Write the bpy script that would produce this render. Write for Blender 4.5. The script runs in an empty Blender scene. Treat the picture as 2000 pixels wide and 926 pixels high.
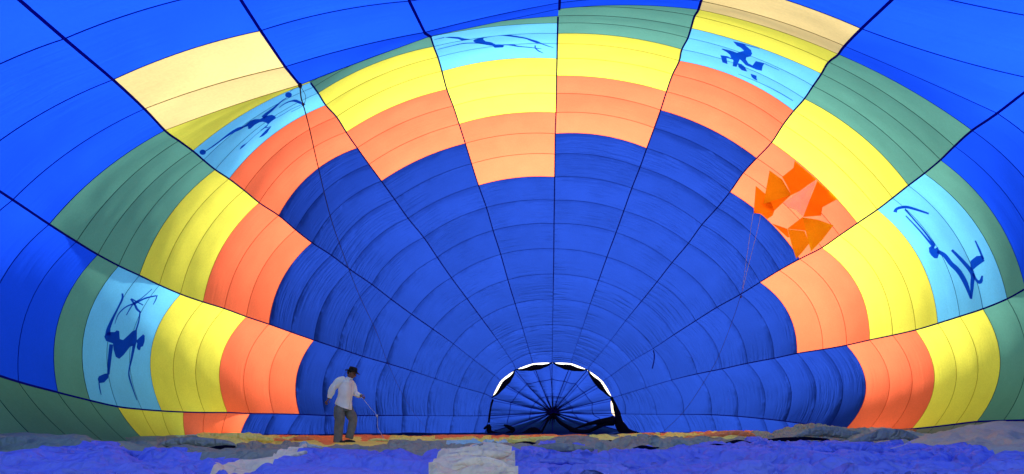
import bpy, bmesh, math, random
from mathutils import Vector, noise, geometry, Matrix
from mathutils.bvhtree import BVHTree
random.seed(4)
S = bpy.context.scene
COL = S.collection

# ------------------------------------------------------------------ camera, sky, sun, exposure
CAM_H = 0.5
HOR, CU, F = 823.0, 1000.0, 1000.0          # horizon row, optical column and focal length of the 2000 px wide photograph
cam = bpy.data.cameras.new('camera'); camo = bpy.data.objects.new('camera', cam); COL.objects.link(camo)
camo.location = (0, 0, CAM_H); camo.rotation_euler = (math.radians(90), 0, 0)
cam.lens = 18; cam.sensor_width = 36; cam.shift_y = (HOR - 463) / 2000.0
cam.clip_start = 0.05; cam.clip_end = 4000
S.camera = camo
SUN_EL, SUN_AZ = math.radians(45), math.radians(14)      # azimuth from +Y towards +X
W = bpy.data.worlds.new('World'); S.world = W; W.use_nodes = True
wn = W.node_tree.nodes; wl = W.node_tree.links
sky = wn.new('ShaderNodeTexSky'); sky.sky_type = 'NISHITA'; sky.sun_disc = False
sky.sun_elevation = SUN_EL; sky.sun_rotation = SUN_AZ
sky.air_density = 1.0; sky.dust_density = 3.0; sky.ozone_density = 1.0
bg = wn['Background']; bg.inputs['Strength'].default_value = 0.15
wl.new(sky.outputs[0], bg.inputs['Color'])
sl = bpy.data.lights.new('sun', 'SUN'); sl.energy = 5.0; sl.angle = math.radians(0.5); sl.color = (1.0, 0.96, 0.9)
so = bpy.data.objects.new('sun', sl); COL.objects.link(so)
sd = Vector((math.sin(SUN_AZ)*math.cos(SUN_EL), math.cos(SUN_AZ)*math.cos(SUN_EL), math.sin(SUN_EL)))
so.rotation_euler = sd.to_track_quat('Z', 'Y').to_euler(); so.location = sd * 60
S.view_settings.view_transform = 'Standard'; S.view_settings.look = 'None'
S.view_settings.exposure = 1.12; S.view_settings.gamma = 1.0
S.cycles.use_denoising = True
S.cycles.max_bounces = 9; S.cycles.diffuse_bounces = 6; S.cycles.transmission_bounces = 6
S.cycles.sample_clamp_indirect = 6

# ------------------------------------------------------------------ helpers
def at(u, v, d):
    """a point d metres in front of the mouth, seen in the direction of photograph pixel (u, v)"""
    return Vector(((u - CU) / F * d, d, CAM_H - (v - HOR) / F * d))

def link(name, me, mat=None, parent=None, smooth=True):
    o = bpy.data.objects.new(name, me); COL.objects.link(o)
    if mat:
        if not me.materials: me.materials.append(mat)
    if parent: o.parent = parent; o.matrix_parent_inverse = parent.matrix_world.inverted()
    if smooth:
        for p in me.polygons: p.use_smooth = True
    return o

def mesh(name, verts, faces, mat=None, parent=None, smooth=True, uvs=None):
    me = bpy.data.meshes.new(name); me.from_pydata([tuple(v) for v in verts], [], faces); me.update()
    if uvs:
        uvl = me.uv_layers.new(name='UVMap')
        for lp in me.loops: uvl.data[lp.index].uv = uvs[lp.vertex_index]
    return link(name, me, mat, parent, smooth)

def bm_obj(name, bm, mat=None, parent=None, smooth=True):
    me = bpy.data.meshes.new(name); bm.to_mesh(me); bm.free()
    return link(name, me, mat, parent, smooth)

def tag(o, label=None, cat=None, group=None, kind=None):
    if label: o['label'] = label
    if cat: o['category'] = cat
    if group: o['group'] = group
    if kind: o['kind'] = kind
    return o

def empty(name, loc, label, cat, group=None):
    o = bpy.data.objects.new(name, None); COL.objects.link(o); o.location = loc; o.empty_display_size = .3
    bpy.context.view_layer.update()
    return tag(o, label, cat, group)

def tube(pts, r, seg=6, r_end=None):
    """vertices and faces of a round tube through pts"""
    vs, fs = [], []
    n = len(pts)
    for i, p in enumerate(pts):
        t = (pts[min(i+1, n-1)] - pts[max(i-1, 0)]).normalized()
        a = t.orthogonal().normalized() if i == 0 else (prev - t * prev.dot(t)).normalized()
        prev = a; b = t.cross(a)
        rr = r if r_end is None else r + (r_end - r) * i / (n-1)
        for s in range(seg):
            w = 2*math.pi*s/seg
            vs.append(p + a*math.cos(w)*rr + b*math.sin(w)*rr)
    for i in range(n-1):
        for s in range(seg):
            q = (s+1) % seg
            fs.append((i*seg+s, i*seg+q, (i+1)*seg+q, (i+1)*seg+s))
    fs.append(tuple(range(seg))[::-1]); fs.append(tuple((n-1)*seg+s for s in range(seg)))
    return vs, fs

def lin(c): return tuple(((x/255)/12.92 if x/255 <= .04045 else ((x/255+.055)/1.055)**2.4) for x in c)

def fabric(name, tcol, rcol, tmix=0.6, wr=1.0, mottle=.10, uv=True, crease=0.0):
    """rip-stop nylon: light shines through it (tcol) and off it (rcol); fine pulls run across the gore"""
    m = bpy.data.materials.new(name); m.use_nodes = True
    nt = m.node_tree; N = nt.nodes; L = nt.links; N.clear()
    out = N.new('ShaderNodeOutputMaterial'); mix = N.new('ShaderNodeMixShader'); mix.inputs[0].default_value = tmix
    dif = N.new('ShaderNodeBsdfDiffuse'); tr = N.new('ShaderNodeBsdfTranslucent')
    tc = N.new('ShaderNodeTexCoord')
    src = tc.outputs['UV'] if uv else tc.outputs['Object']
    n1 = N.new('ShaderNodeTexNoise'); n1.inputs['Scale'].default_value = 1.3; n1.inputs['Detail'].default_value = 5
    L.new(tc.outputs['Object'], n1.inputs['Vector'])
    n2 = N.new('ShaderNodeTexNoise'); n2.inputs['Scale'].default_value = 26; n2.inputs['Detail'].default_value = 3
    L.new(tc.outputs['Object'], n2.inputs['Vector'])
    ad = N.new('ShaderNodeMath'); ad.operation = 'ADD'; L.new(n1.outputs['Fac'], ad.inputs[0]); L.new(n2.outputs['Fac'], ad.inputs[1])
    mr = N.new('ShaderNodeMapRange'); mr.inputs['From Min'].default_value = .6; mr.inputs['From Max'].default_value = 1.4
    mr.inputs['To Min'].default_value = 1 - mottle; mr.inputs['To Max'].default_value = 1 + mottle
    L.new(ad.outputs[0], mr.inputs['Value'])
    oi = N.new('ShaderNodeObjectInfo'); m6 = N.new('ShaderNodeMapRange'); m6.inputs['To Min'].default_value = .93; m6.inputs['To Max'].default_value = 1.07
    L.new(oi.outputs['Random'], m6.inputs['Value'])
    m7 = N.new('ShaderNodeMath'); m7.operation = 'MULTIPLY'; L.new(mr.outputs[0], m7.inputs[0]); L.new(m6.outputs[0], m7.inputs[1]); mr = m7
    for bs, c in ((dif, rcol), (tr, tcol)):
        v = N.new('ShaderNodeVectorMath'); v.operation = 'SCALE'; v.inputs[0].default_value = c[:3]
        L.new(mr.outputs[0], v.inputs['Scale']); L.new(v.outputs[0], bs.inputs['Color'])
    # wrinkles: long across the gore, narrow along it
    mp = N.new('ShaderNodeMapping'); L.new(src, mp.inputs['Vector'])
    mp.inputs['Scale'].default_value = (.55, 6.5, 1) if uv else (3, 6, 6)
    mp.inputs['Rotation'].default_value = (0, 0, .10)
    n3 = N.new('ShaderNodeTexNoise'); n3.inputs['Scale'].default_value = 1.6; n3.inputs['Detail'].default_value = 4
    n3.inputs['Distortion'].default_value = .4; L.new(mp.outputs[0], n3.inputs['Vector'])
    bp = N.new('ShaderNodeBump'); bp.inputs['Strength'].default_value = min(.9, .5*wr); bp.inputs['Distance'].default_value = .05*wr
    pw = N.new('ShaderNodeMath'); pw.operation = 'POWER'; pw.inputs[1].default_value = 2.2; L.new(n3.outputs['Fac'], pw.inputs[0])
    n4 = N.new('ShaderNodeTexNoise'); n4.inputs['Scale'].default_value = .55; n4.inputs['Detail'].default_value = 2
    L.new(src, n4.inputs['Vector'])
    mk = N.new('ShaderNodeMapRange'); mk.inputs['From Min'].default_value = .42; mk.inputs['From Max'].default_value = .62
    mk.inputs['To Min'].default_value = .12; mk.inputs['To Max'].default_value = 1.5; L.new(n4.outputs['Fac'], mk.inputs['Value'])
    mm = N.new('ShaderNodeMath'); mm.operation = 'MULTIPLY'; L.new(pw.outputs[0], mm.inputs[0]); L.new(mk.outputs[0], mm.inputs[1])
    if uv and wr > .2:                            # puckers gathered along each seam
        sx = N.new('ShaderNodeSeparateXYZ'); L.new(src, sx.inputs[0])
        dv = N.new('ShaderNodeMath'); dv.operation = 'DIVIDE'; dv.inputs[1].default_value = .93; L.new(sx.outputs[1], dv.inputs[0])
        fr = N.new('ShaderNodeMath'); fr.operation = 'FRACT'; L.new(dv.outputs[0], fr.inputs[0])
        po = N.new('ShaderNodeMath'); po.operation = 'POWER'; po.inputs[1].default_value = 9; L.new(fr.outputs[0], po.inputs[0])
        n5 = N.new('ShaderNodeTexNoise'); n5.inputs['Scale'].default_value = .9; n5.inputs['Detail'].default_value = 3; L.new(src, n5.inputs['Vector'])
        m5 = N.new('ShaderNodeMapRange'); m5.inputs['From Min'].default_value = .35; m5.inputs['From Max'].default_value = .7
        m5.inputs['To Min'].default_value = 0; m5.inputs['To Max'].default_value = 1.6*wr; L.new(n5.outputs['Fac'], m5.inputs['Value'])
        mu = N.new('ShaderNodeMath'); mu.operation = 'MULTIPLY'; L.new(po.outputs[0], mu.inputs[0]); L.new(m5.outputs[0], mu.inputs[1])
        sm = N.new('ShaderNodeMath'); sm.operation = 'ADD'; L.new(mm.outputs[0], sm.inputs[0]); L.new(mu.outputs[0], sm.inputs[1]); mm = sm
    L.new(mm.outputs[0], bp.inputs['Height'])
    last = bp
    if crease:
        vo = N.new('ShaderNodeTexVoronoi'); vo.feature = 'DISTANCE_TO_EDGE'; vo.inputs['Scale'].default_value = 2.3
        nz = N.new('ShaderNodeTexNoise'); nz.inputs['Scale'].default_value = 4
        L.new(tc.outputs['Object'], nz.inputs['Vector'])
        va = N.new('ShaderNodeVectorMath'); va.operation = 'ADD'; L.new(tc.outputs['Object'], va.inputs[0]); L.new(nz.outputs['Color'], va.inputs[1])
        L.new(va.outputs[0], vo.inputs['Vector'])
        b2 = N.new('ShaderNodeBump'); b2.inputs['Strength'].default_value = crease; b2.inputs['Distance'].default_value = .12
        L.new(vo.outputs['Distance'], b2.inputs['Height']); L.new(bp.outputs[0], b2.inputs['Normal']); last = b2
    L.new(last.outputs[0], dif.inputs['Normal']); L.new(last.outputs[0], tr.inputs['Normal'])
    if crease:                                   # laid nylon has a soft sheen
        gl = N.new('ShaderNodeBsdfGlossy'); gl.inputs['Roughness'].default_value = .42; gl.inputs['Color'].default_value = (1, 1, 1, 1)
        L.new(last.outputs[0], gl.inputs['Normal'])
        m2 = N.new('ShaderNodeMixShader'); m2.inputs[0].default_value = .05
        L.new(dif.outputs[0], m2.inputs[1]); L.new(gl.outputs[0], m2.inputs[2]); dif = m2
    L.new(dif.outputs[0], mix.inputs[1]); L.new(tr.outputs[0], mix.inputs[2]); L.new(mix.outputs[0], out.inputs['Surface'])
    return m

def plain(name, c, rough=.7, spec=.3, var=.15, scale=20, bump=0.0, bscale=40):
    m = bpy.data.materials.new(name); m.use_nodes = True
    N = m.node_tree.nodes; L = m.node_tree.links; b = N['Principled BSDF']
    b.inputs['Roughness'].default_value = rough; b.inputs['Specular IOR Level'].default_value = spec
    tc = N.new('ShaderNodeTexCoord'); n = N.new('ShaderNodeTexNoise'); n.inputs['Scale'].default_value = scale; n.inputs['Detail'].default_value = 4
    L.new(tc.outputs['Object'], n.inputs['Vector'])
    mr = N.new('ShaderNodeMapRange'); mr.inputs['From Min'].default_value = .3; mr.inputs['From Max'].default_value = .7
    mr.inputs['To Min'].default_value = 1-var; mr.inputs['To Max'].default_value = 1+var; L.new(n.outputs['Fac'], mr.inputs['Value'])
    v = N.new('ShaderNodeVectorMath'); v.operation = 'SCALE'; v.inputs[0].default_value = c[:3]
    L.new(mr.outputs[0], v.inputs['Scale']); L.new(v.outputs[0], b.inputs['Base Color'])
    if bump:
        n2 = N.new('ShaderNodeTexNoise'); n2.inputs['Scale'].default_value = bscale; n2.inputs['Detail'].default_value = 3
        L.new(tc.outputs['Object'], n2.inputs['Vector'])
        bp = N.new('ShaderNodeBump'); bp.inputs['Strength'].default_value = bump; bp.inputs['Distance'].default_value = .02
        L.new(n2.outputs['Fac'], bp.inputs['Height']); L.new(bp.outputs[0], b.inputs['Normal'])
    return m

M = {
 'navy':   fabric('inner_blue_nylon', (.008,.032,.25), (.010,.034,.19), wr=1.9),
 'blue':   fabric('outer_blue_nylon', (.010,.088,.96), (.008,.045,.55), wr=.5, mottle=.06),
 'orange': fabric('orange_nylon', (.98,.175,.075), (.72,.12,.04), wr=.5),
 'yellow': fabric('yellow_nylon', (.88,.82,.09), (.70,.63,.06), wr=.45),
 'green':  fabric('sage_green_nylon', (.13,.38,.28), (.09,.17,.14), wr=.4),
 'ltblue': fabric('light_blue_nylon', (.16,.64,.98), (.14,.40,.72), wr=.35),
 'tan':    fabric('tan_nylon', (.90,.67,.26), (.62,.44,.17), wr=.3),
 'sage':   fabric('sage_beige_nylon', (.16,.20,.15), (.20,.24,.19), wr=.6),
 'seam':   fabric('seam_stitching', (.02,.03,.05), (.02,.02,.05), tmix=.3, wr=.0),
 'figure': fabric('printed_blue_cloth', (.02,.13,.66), (.01,.06,.34), tmix=.7, wr=.3),
 'flap':   fabric('doubled_orange_nylon', (.72,.50,.02), (.55,.19,.01), tmix=.75, wr=1.8),
 'flap2':  fabric('doubled_golden_nylon', (.52,.60,.02), (.48,.24,.01), tmix=.75, wr=1.8),
 'flap3':  fabric('deep_orange_nylon', (.85,.46,.02), (.7,.17,.01), tmix=.75, wr=1.8),
 'pale':   fabric('pale_orange_nylon', (1,1,1), (1,.8,.66), tmix=.62, wr=1.4),
 'black':  fabric('black_shade_nylon', (.001,.002,.02), (.004,.005,.02), tmix=.2, wr=1, uv=False),  # near-black colour stands for folds and hollows in deep shade
 'tape':   fabric('navy_load_tape', (.0,.0,.48), (.012,.010,.30), tmix=.5, wr=0, uv=False),
}

# ------------------------------------------------------------------ the ground
def grass_mat():
    m = plain('dry_grass', (.10,.11,.04), .9, .1, .4, 3, .6, 30); return m
g = 1500
mesh('ground', [(-g,-g,-.03),(g,-g,-.03),(g,g,-.03),(-g,g,-.03)], [(0,1,2,3)], grass_mat(), smooth=False)['kind'] = 'structure'

# ------------------------------------------------------------------ envelope: load tapes fan out from the crown ring
DK = [21.0,20.95,20.9,20.75,20.5,20.05,19.5,18.9,18.2,17.5,16.8,16.0,15.2,14.4,13.5,12.7,11.8,10.9,10.0,9.1,8.2,7.4,6.5,5.6,4.7]
NK = 24
gz = lambda k: HOR + 1000*(CAM_H-.0)/DK[k]        # image row of ground level at that distance
def onground(us): return [(u, gz(k)) for k, u in enumerate(us)]
TAPES = [
 # Z  lowest left, lying on the ground
 onground([950,925,878,830,785,735,685,635,560,515,468,432,398,363,338,313,288,255,215,165,100,20,-80,-230,-420]),
 # A
 [(957,812),(935,812.6),(885.6,812.6),(836,812.6),(787,812),(737,812),(687,812),(636,811.8),(585,809.7),(535,808.5),(488,808),(444,806),(400,806),(358,805),(315.7,803),(277,800),(229.4,794.7),(175.4,782.7),(112.7,767),(36,746.7),(-40,722),(-140,690),(-260,650),(-420,600),(-620,540)],
 # B
 [(961.8,777),(944.7,769),(896.8,755.5),(849,740),(803,724.4),(754.3,709.5),(707.4,696),(660.7,680.4),(612.8,664.6),(568,649),(525,633.5),(480.9,618.8),(438,603),(396.4,590),(352.4,574.7),(311,557),(271.8,538.2),(231.3,519.5),(190.5,497.7),(148.8,472.6),(95.3,438.8),(24,391),(-70,330),(-200,245),(-370,140)],
 # C
 [(978,744),(965,733),(924.6,702.8),(885,672),(845,643),(803.5,613.9),(763.2,584.3),(725.9,555.5),(684.4,527),(646.8,498.5),(609,473.9),(577,449),(544,421),(505.8,396),(476.4,371.9),(447,349.4),(420,331.5),(397,313),(376,295),(348.6,275),(321,255),(281,213),(219.7,156),(124.7,76),(-10,-40)],
 # D
 [(1007,723),(999.8,706.5),(970.5,663.8),(940.7,622.6),(912,583.4),(881.4,542.4),(853.7,502.5),(827.5,463.7),(796.9,426.4),(770.6,389.4),(744.6,353.6),(720.4,321),(697.4,289),(675.8,258),(657,228.3),(635.9,205.3),(621,181.9),(612.5,170),(605.5,161),(600,156),(585,166),(556,130.5),(508,60),(455,-22),(390,-120)],
 # E
 [(1042,710),(1036,690),(1021.6,641),(1006.5,593),(992,546.4),(978,496.8),(963,450),(950,405),(934.5,362),(921,319.7),(908.7,280),(896.5,242),(885,207),(872.5,174.4),(863,139),(855,111.5),(847,90.7),(841,71.5),(838.5,64),(838,62),(841,70.5),(829,63),(799,2),(775,-75),(745,-170)],
 # F
 [(1079,709),(1079.7,686.4),(1080,634.4),(1081,584.2),(1081.5,535.2),(1082,486),(1082.3,436.6),(1083,391),(1083.5,345.6),(1084,300.8),(1084.5,261),(1086,219.7),(1086.7,182.6),(1087.3,147.7),(1088,114),(1088.5,85.5),(1089,65.3),(1089.5,45),(1090,31),(1091,15.5),(1092.5,17),(1093,5),(1094,-25),(1096,-90),(1098,-180)],
 # G
 [(1116,710),(1121,690.6),(1137.9,641.4),(1153.5,593.8),(1169.6,548),(1185.8,502),(1203.5,454.2),(1218.6,411.9),(1234.3,367.5),(1250.3,326.4),(1263.5,289.5),(1278,250),(1290.5,215),(1302,179),(1314,145),(1327,118.7),(1332,96.4),(1343.8,74),(1350,55),(1357,31),(1364.5,18.6),(1370,2),(1384,-40),(1405,-110),(1435,-200)],
 # H
 [(1147.5,723),(1159.3,706.8),(1193,665.7),(1222.4,626.8),(1253.9,588),(1283.7,550.7),(1313,513),(1345,475),(1371.3,438.8),(1401,405.8),(1426,375),(1452,337.7),(1478,309),(1507.5,278),(1530,243.4),(1550.6,216.5),(1571.5,193),(1588.5,168),(1605,144.3),(1619,121),(1638,106),(1650,90),(1683,56),(1765,-22),(1850,-110)],
 # I
 [(1177,745),(1194,733.7),(1234.4,705.5),(1276.5,681),(1316.4,654.4),(1359,626.8),(1400.5,600.5),(1446,575.3),(1484.5,551.5),(1522.5,528),(1562,506),(1605.4,484),(1640,460),(1675,436),(1713.9,409.7),(1743.7,387),(1774.7,362.5),(1805.8,339),(1837.5,312.8),(1865,286),(1899.5,255),(1948.6,221.5),(2032,157),(2165,55),(2330,-70)],
 # J
 [(1195,778),(1214,772),(1262,757.6),(1311.8,743),(1361.7,730.7),(1410.4,720.8),(1460,709.8),(1512,700),(1556.8,690.5),(1607.4,682.5),(1653.7,674.4),(1698.6,664.3),(1743.5,655),(1788.5,644.8),(1831.8,632),(1874.8,618.4),(1920,603.7),(1967.7,584.3),(2003,565),(2045,543),(2092,517),(2155,482),(2240,435),(2370,365),(2540,280)],
 # K
 [(1203,808),(1222,809),(1282,809.8),(1335.6,810),(1389,810.5),(1440,813.4),(1490,818),(1534,823),(1575,829),(1618,836),(1650,840),(1695,841),(1739,840),(1781,838),(1824,834),(1866,829),(1908,824),(1960,822),(2020,820),(2080,812),(2150,802),(2240,785),(2350,765),(2480,740),(2700,700)],
 # L  lowest right, lying on the ground
 onground([1232,1245,1300,1350,1400,1450,1500,1545,1575,1605,1635,1672,1710,1750,1790,1830,1865,1900,1935,1990,2060,2150,2270,2420,2640]),
]
BULGE = [
 {0:.03,8:.04,24:.05},                                             # ZA
 {0:.04,1:.06,5:.10,8:.135,11:.17,14:.17,17:.145,20:.12,24:.08},   # AB
 {0:.03,1:.04,4:.053,8:.10,10:.10,13:.09,16:.08,20:.05,24:.04},    # BC
 {0:.03,1:.04,4:.05,8:.09,12:.10,15:.07,18:.047,19:.03,20:.012,22:.03,24:.03},
 {0:.03,1:.04,5:.045,10:.045,16:.05,17:.045,20:.004,22:.03,24:.03},
 {0:.02,1:.03,8:.045,14:.045,17:.026,20:.0,22:.02,24:.03},
 {0:.02,1:.03,4:.035,10:.06,13:.04,16:.04,20:.03,24:.03},
 {0:.02,1:.03,6:.05,12:.05,15:.064,18:.03,24:.025},
 {0:.03,1:.04,4:.06,8:.08,10:.06,13:.04,16:.06,20:.03,22:-.02,24:-.01},
 {0:.04,1:.05,4:.09,8:.137,11:.135,14:.11,17:.10,24:.07},
 {0:.05,1:.08,5:.13,8:.20,10:.24,13:.21,16:.18,24:.12},            # JK
 {0:.05,24:.05},
]
def pw(d, k):
    ks = sorted(d)
    for a, b in zip(ks, ks[1:]):
        if a <= k <= b: return d[a] + (d[b]-d[a])*(k-a)/(b-a)
    return d[ks[-1]]
def cr(p0, p1, p2, p3, t):
    return .5*((2*p1)+(-p0+p2)*t+(2*p0-5*p1+4*p2-p3)*t*t+(-p0+3*p1-3*p2+p3)*t**3)
def samp(seq, k, linear=False):
    i = min(int(k), len(seq)-2); t = k-i
    if linear: return seq[i]+(seq[i+1]-seq[i])*t
    g = lambda j: seq[j] if 0 <= j < len(seq) else (2*seq[0]-seq[1] if j < 0 else 2*seq[-1]-seq[-2])
    return cr(g(i-1), g(i), g(i+1), g(i+2), t)
TU = [[p[0] for p in t] for t in TAPES]; TV = [[p[1] for p in t] for t in TAPES]
def tape_uv(i, k):
    l = i in (4, 5, 6) and k > 16
    return samp(TU[i], k, l), samp(TV[i], k, l)
def depth(k): return samp(DK, k)
CROWN = (1080., 812.)
AX = lambda y: Vector((.6, y, 2.6))             # a line through the middle of the envelope
def surf(gi, k, t, push=0.0):
    a = tape_uv(gi, k); b = tape_uv(gi+1, k)
    dx, dy = b[0]-a[0], b[1]-a[1]; ch = math.hypot(dx, dy) or 1
    px, py = -dy/ch, dx/ch
    mx, my = (a[0]+b[0])/2 - CROWN[0], (a[1]+b[1])/2 - CROWN[1]
    if px*mx + py*my < 0: px, py = -px, -py
    w = pw(BULGE[gi], k)*ch*4*t*(1-t)
    u = a[0]+dx*t+px*w; v = a[1]+dy*t+py*w
    d = depth(k)
    p = at(u, v, d)
    if push:
        n = (p - AX(d)).normalized(); p = p + n*push
    if p.z < -.02: p.z = -.02
    return p

T1 = [(8,'navy'),(11,'orange'),(14,'yellow'),(17,'ltblue'),(18,'green'),(99,'blue')]
T2 = [(10,'navy'),(13,'orange'),(16,'yellow'),(20,'green'),(99,'blue')]
T3 = [(12,'navy'),(15,'orange'),(18,'ltblue'),(20,'yellow'),(22,'tan'),(99,'blue')]
TK = [(9,'navy'),(99,'sage')]
SCHEME = [[(10,'navy'),(13,'orange'),(16,'yellow'),(99,'green')],T1,T2,T3,T2,T1,T2,T3,T2,T1,T2,TK]
env = empty('balloon_envelope', (0, 12, 0), 'huge multicoloured hot air balloon envelope lying half inflated on the ground, seen from inside', 'balloon envelope')
NT, NS = 14, 5
bvh_v, bvh_f = [], []
gore_arc = []
for gi in range(12):
    for k in range(NK):
        if k == 0 and gi in (0, 11): pass
        col = next(c for e, c in SCHEME[gi] if k < e)
        vs, uvs, fs = [], [], []
        wid = (surf(gi, k+.5, 0) - surf(gi, k+.5, 1)).length
        for s in range(NS+1):
            f = s/NS
            for q in range(NT+1):
                t = q/NT
                env_t = min(1, 4*t*(1-t)*1.6)
                amp = .014*math.sin(math.pi*f)**.7*env_t if 0 < f < 1 else 0
                p = surf(gi, k+f, t, amp)
                if 0 < f < 1 or 0:
                    p = p + (p-AX(p.y)).normalized()*(.02*env_t*noise.noise(Vector((t*wid*2.2, (k+f)*3.0, gi*7.1))))
                vs.append(p); uvs.append((t*wid + gi*9.3, (k+f)*.93))
        for s in range(NS):
            for q in range(NT):
                a = s*(NT+1)+q
                fs.append((a, a+1, a+NT+2, a+NT+1))
        mesh('panel', vs, fs, M[col], env, uvs=uvs)
        off = len(bvh_v); bvh_v += vs; bvh_f += [tuple(i+off for i in f) for f in fs]
    # seams between the rows of the gore: narrow overlapping strips
    for k in range(1, NK):
        if k in (19,) and gi in (3,4,5): continue
        pts = [surf(gi, k, q/NT) for q in range(NT+1)]
        vs, fs = [], []
        for q, p in enumerate(pts):
            along = (surf(gi, min(k+.2, 23.9), q/NT) - p).normalized()
            inn = (AX(p.y) - p).normalized()*.006
            wv = (.0045 if k < 16 else .006)
            vs += [p + inn - along*wv, p + inn + along*wv, p - inn*.2 - along*wv, p - inn*.2 + along*wv]
        for q in range(NT):
            a = q*4
            fs += [(a, a+4, a+5, a+1), (a+3, a+7, a+6, a+2), (a, a+2, a+6, a+4), (a+1, a+5, a+7, a+3)]
        col = next(c for e, c in SCHEME[gi] if k < e)
        mesh('seam', vs, fs, M.get('seam_'+col) or M.setdefault('seam_'+col, fabric('seam_'+col,
             tuple(x*.9 for x in {'navy':(.02,.05,.5),'blue':(.0,.035,.80),'orange':(.9,.16,.04),'yellow':(.6,.5,.03),'green':(.04,.16,.12),'ltblue':(.06,.32,.6),'tan':(.6,.42,.1),'sage':(.1,.12,.1)}[col]),
             tuple(x*.8 for x in {'navy':(.01,.02,.25),'blue':(.0,.02,.4),'orange':(.7,.13,.03),'yellow':(.6,.5,.03),'green':(.04,.12,.1),'ltblue':(.06,.28,.5),'tan':(.5,.36,.1),'sage':(.1,.12,.1)}[col]),
             tmix=.5, wr=0)), env)
BVH = BVHTree.FromPolygons(bvh_v, bvh_f)
CAMP = Vector((0, 0, CAM_H))
def hit(u, v, lift=.02):
    """the point on the envelope wall in that direction, lifted off it towards the inside"""
    r = (at(u, v, 1.0) - CAMP).normalized()
    loc, n, i, d = BVH.ray_cast(CAMP, r)
    if loc is None: return at(u, v, 10)
    return loc - r*min(.16, lift*.5/max(.06, abs(n.dot(r))))

# load tapes: flat webbing stitched down every gore edge
for i in range(13):
    vs, fs = [], []
    ks = [j*.25 for j in range(0, NK*4+1)]
    if i in (4, 5, 6): ks = [k for k in ks if not 18.2 < k < 19.8]
    P = []
    for k in ks:
        u, v = tape_uv(i, k); p = at(u, v, depth(k)); p.z = max(p.z, .0); P.append(p)
    for j, p in enumerate(P):
        tan = (P[min(j+1, len(P)-1)] - P[max(j-1, 0)]).normalized()
        inn = (AX(p.y) - p).normalized()
        side = tan.cross(inn).normalized(); inn = side.cross(tan).normalized()
        if inn.dot(AX(p.y)-p) < 0: inn = -inn
        w = .019
        base = p + inn*.012
        vs += [base - side*w, base + side*w, base + side*w + inn*.008, base - side*w + inn*.008]
    for j in range(len(P)-1):
        if i in (4,5,6) and abs(ks[j]-18) < .3 and ks[j+1] > 19: continue
        a = j*4
        for q in range(4): fs.append((a+q, a+(q+1)%4, a+4+(q+1)%4, a+4+q))
    mesh('load_tape', vs, fs, M['tape'], env, smooth=False)

# ------------------------------------------------------------------ the crumpled floor of the envelope
def gauss(x, c, w): return math.exp(-((x-c)/w)**2)
def lerp_tab(tab, x):
    if x <= tab[0][0]: return tab[0][1]
    for (a, p), (b, q) in zip(tab, tab[1:]):
        if x <= b: return p + (q-p)*(x-a)/(b-a)
    return tab[-1][1]
def lowz(u, d):
    z = .02
    z += .10*gauss(u, 400, 90)*gauss(d, 9.6, .8) + .12*gauss(u, 450, 90)*gauss(d, 11.2, .9)
    z += .16*gauss(u, 930, 70)*gauss(d, 6.1, .7) + .10*gauss(u, 500, 120)*gauss(d, 6.4, .6)
    z += .26*gauss(u, 1590, 90)*gauss(d, 11.3, 1.3) + .20*gauss(u, 1720, 70)*gauss(d, 10.0, 1.2)
    z += .12*gauss(u, 1400, 160)*gauss(d, 13.5, 1.5)
    z += .47*gauss(u, 1980, 170)*gauss(d, 8.8, 1.8) + .10*gauss(u, 1250, 200)*gauss(d, 9.0, .8)
    z += .20*gauss(u, 60, 170)*gauss(d, 7.2, 1.4)
    return z
def folds(x, y):
    p = Vector((x*.55, y*1.0, 0))
    w = Vector((noise.noise(p*1.3), noise.noise(p*1.3+Vector((9, 4, 2))), 0))*.55
    q = p + w
    r = 0; a = 1; f = .95
    for o in range(3):
        n = noise.noise(Vector((q.x*f*2.3, q.y*f*2.2, o*5.3)))
        r += a*min(1, abs(n)*2.6); a *= .42; f *= 1.9
    return r
def floor_colour(u, v, d):
    v += 2.2*noise.noise(Vector((u*.021, 1.7, 0))) + 1.2*noise.noise(Vector((u*.07, 5.7, d*.4)))
    # cream strips thrown over the front
    if lerp_tab([(380,930),(600,878),(601,2000)], u) < v and v < lerp_tab([(379,0),(380,931),(500,926),(560,900),(612,884),(613,0)], u) and 372 < u < 612: return 'cream1'
    if 838 < u < 1012 and v > lerp_tab([(838,932),(850,906),(870,893),(900,885),(950,881),(990,885),(1003,900),(1012,932)], u): return 'cream2'
    blue = lerp_tab([(-400,884),(0,893),(120,886),(200,878),(330,894),(500,898),(640,890),(720,892),(840,894),(1000,892),(1060,878),(1180,886),(1300,880),(1500,872),(1700,864),(1850,878),(2000,892),(2400,900)], u)
    if v > blue: return 'blue'
    oy = lerp_tab([(-400,0),(375,0),(385,872),(530,872),(620,871),(850,873),(1100,868),(1300,866),(1420,862),(1480,852),(1500,0)], u)
    if v < oy:
        oo = lerp_tab([(385,0),(500,0),(545,858),(620,863),(800,861),(950,858),(1100,862),(1200,856),(1300,858),(1380,852),(1440,860),(1500,856)], u)
        oo += 3*math.sin(u*.061)+2*math.sin(u*.17)
        return 'forange' if v < oo else 'fyellow'
    if 585 < u < 650 and v < 881: return 'fltblue1'
    if 860 < u < 1000 and v < 878 + 3*math.sin(u*.05): return 'fltblue2'
    if 330 < u < 385 and v < 862: return 'fltblue3'
    if u < 305: return 'fgreen'
    if u > 1690 + (v-840): return 'beige'
    return 'fgrey'
M['f_blue'] = fabric('floor_blue_nylon', (.05,.06,.4), (.14,.19,.84), tmix=.15, wr=.8, uv=False, crease=.85)
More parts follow.
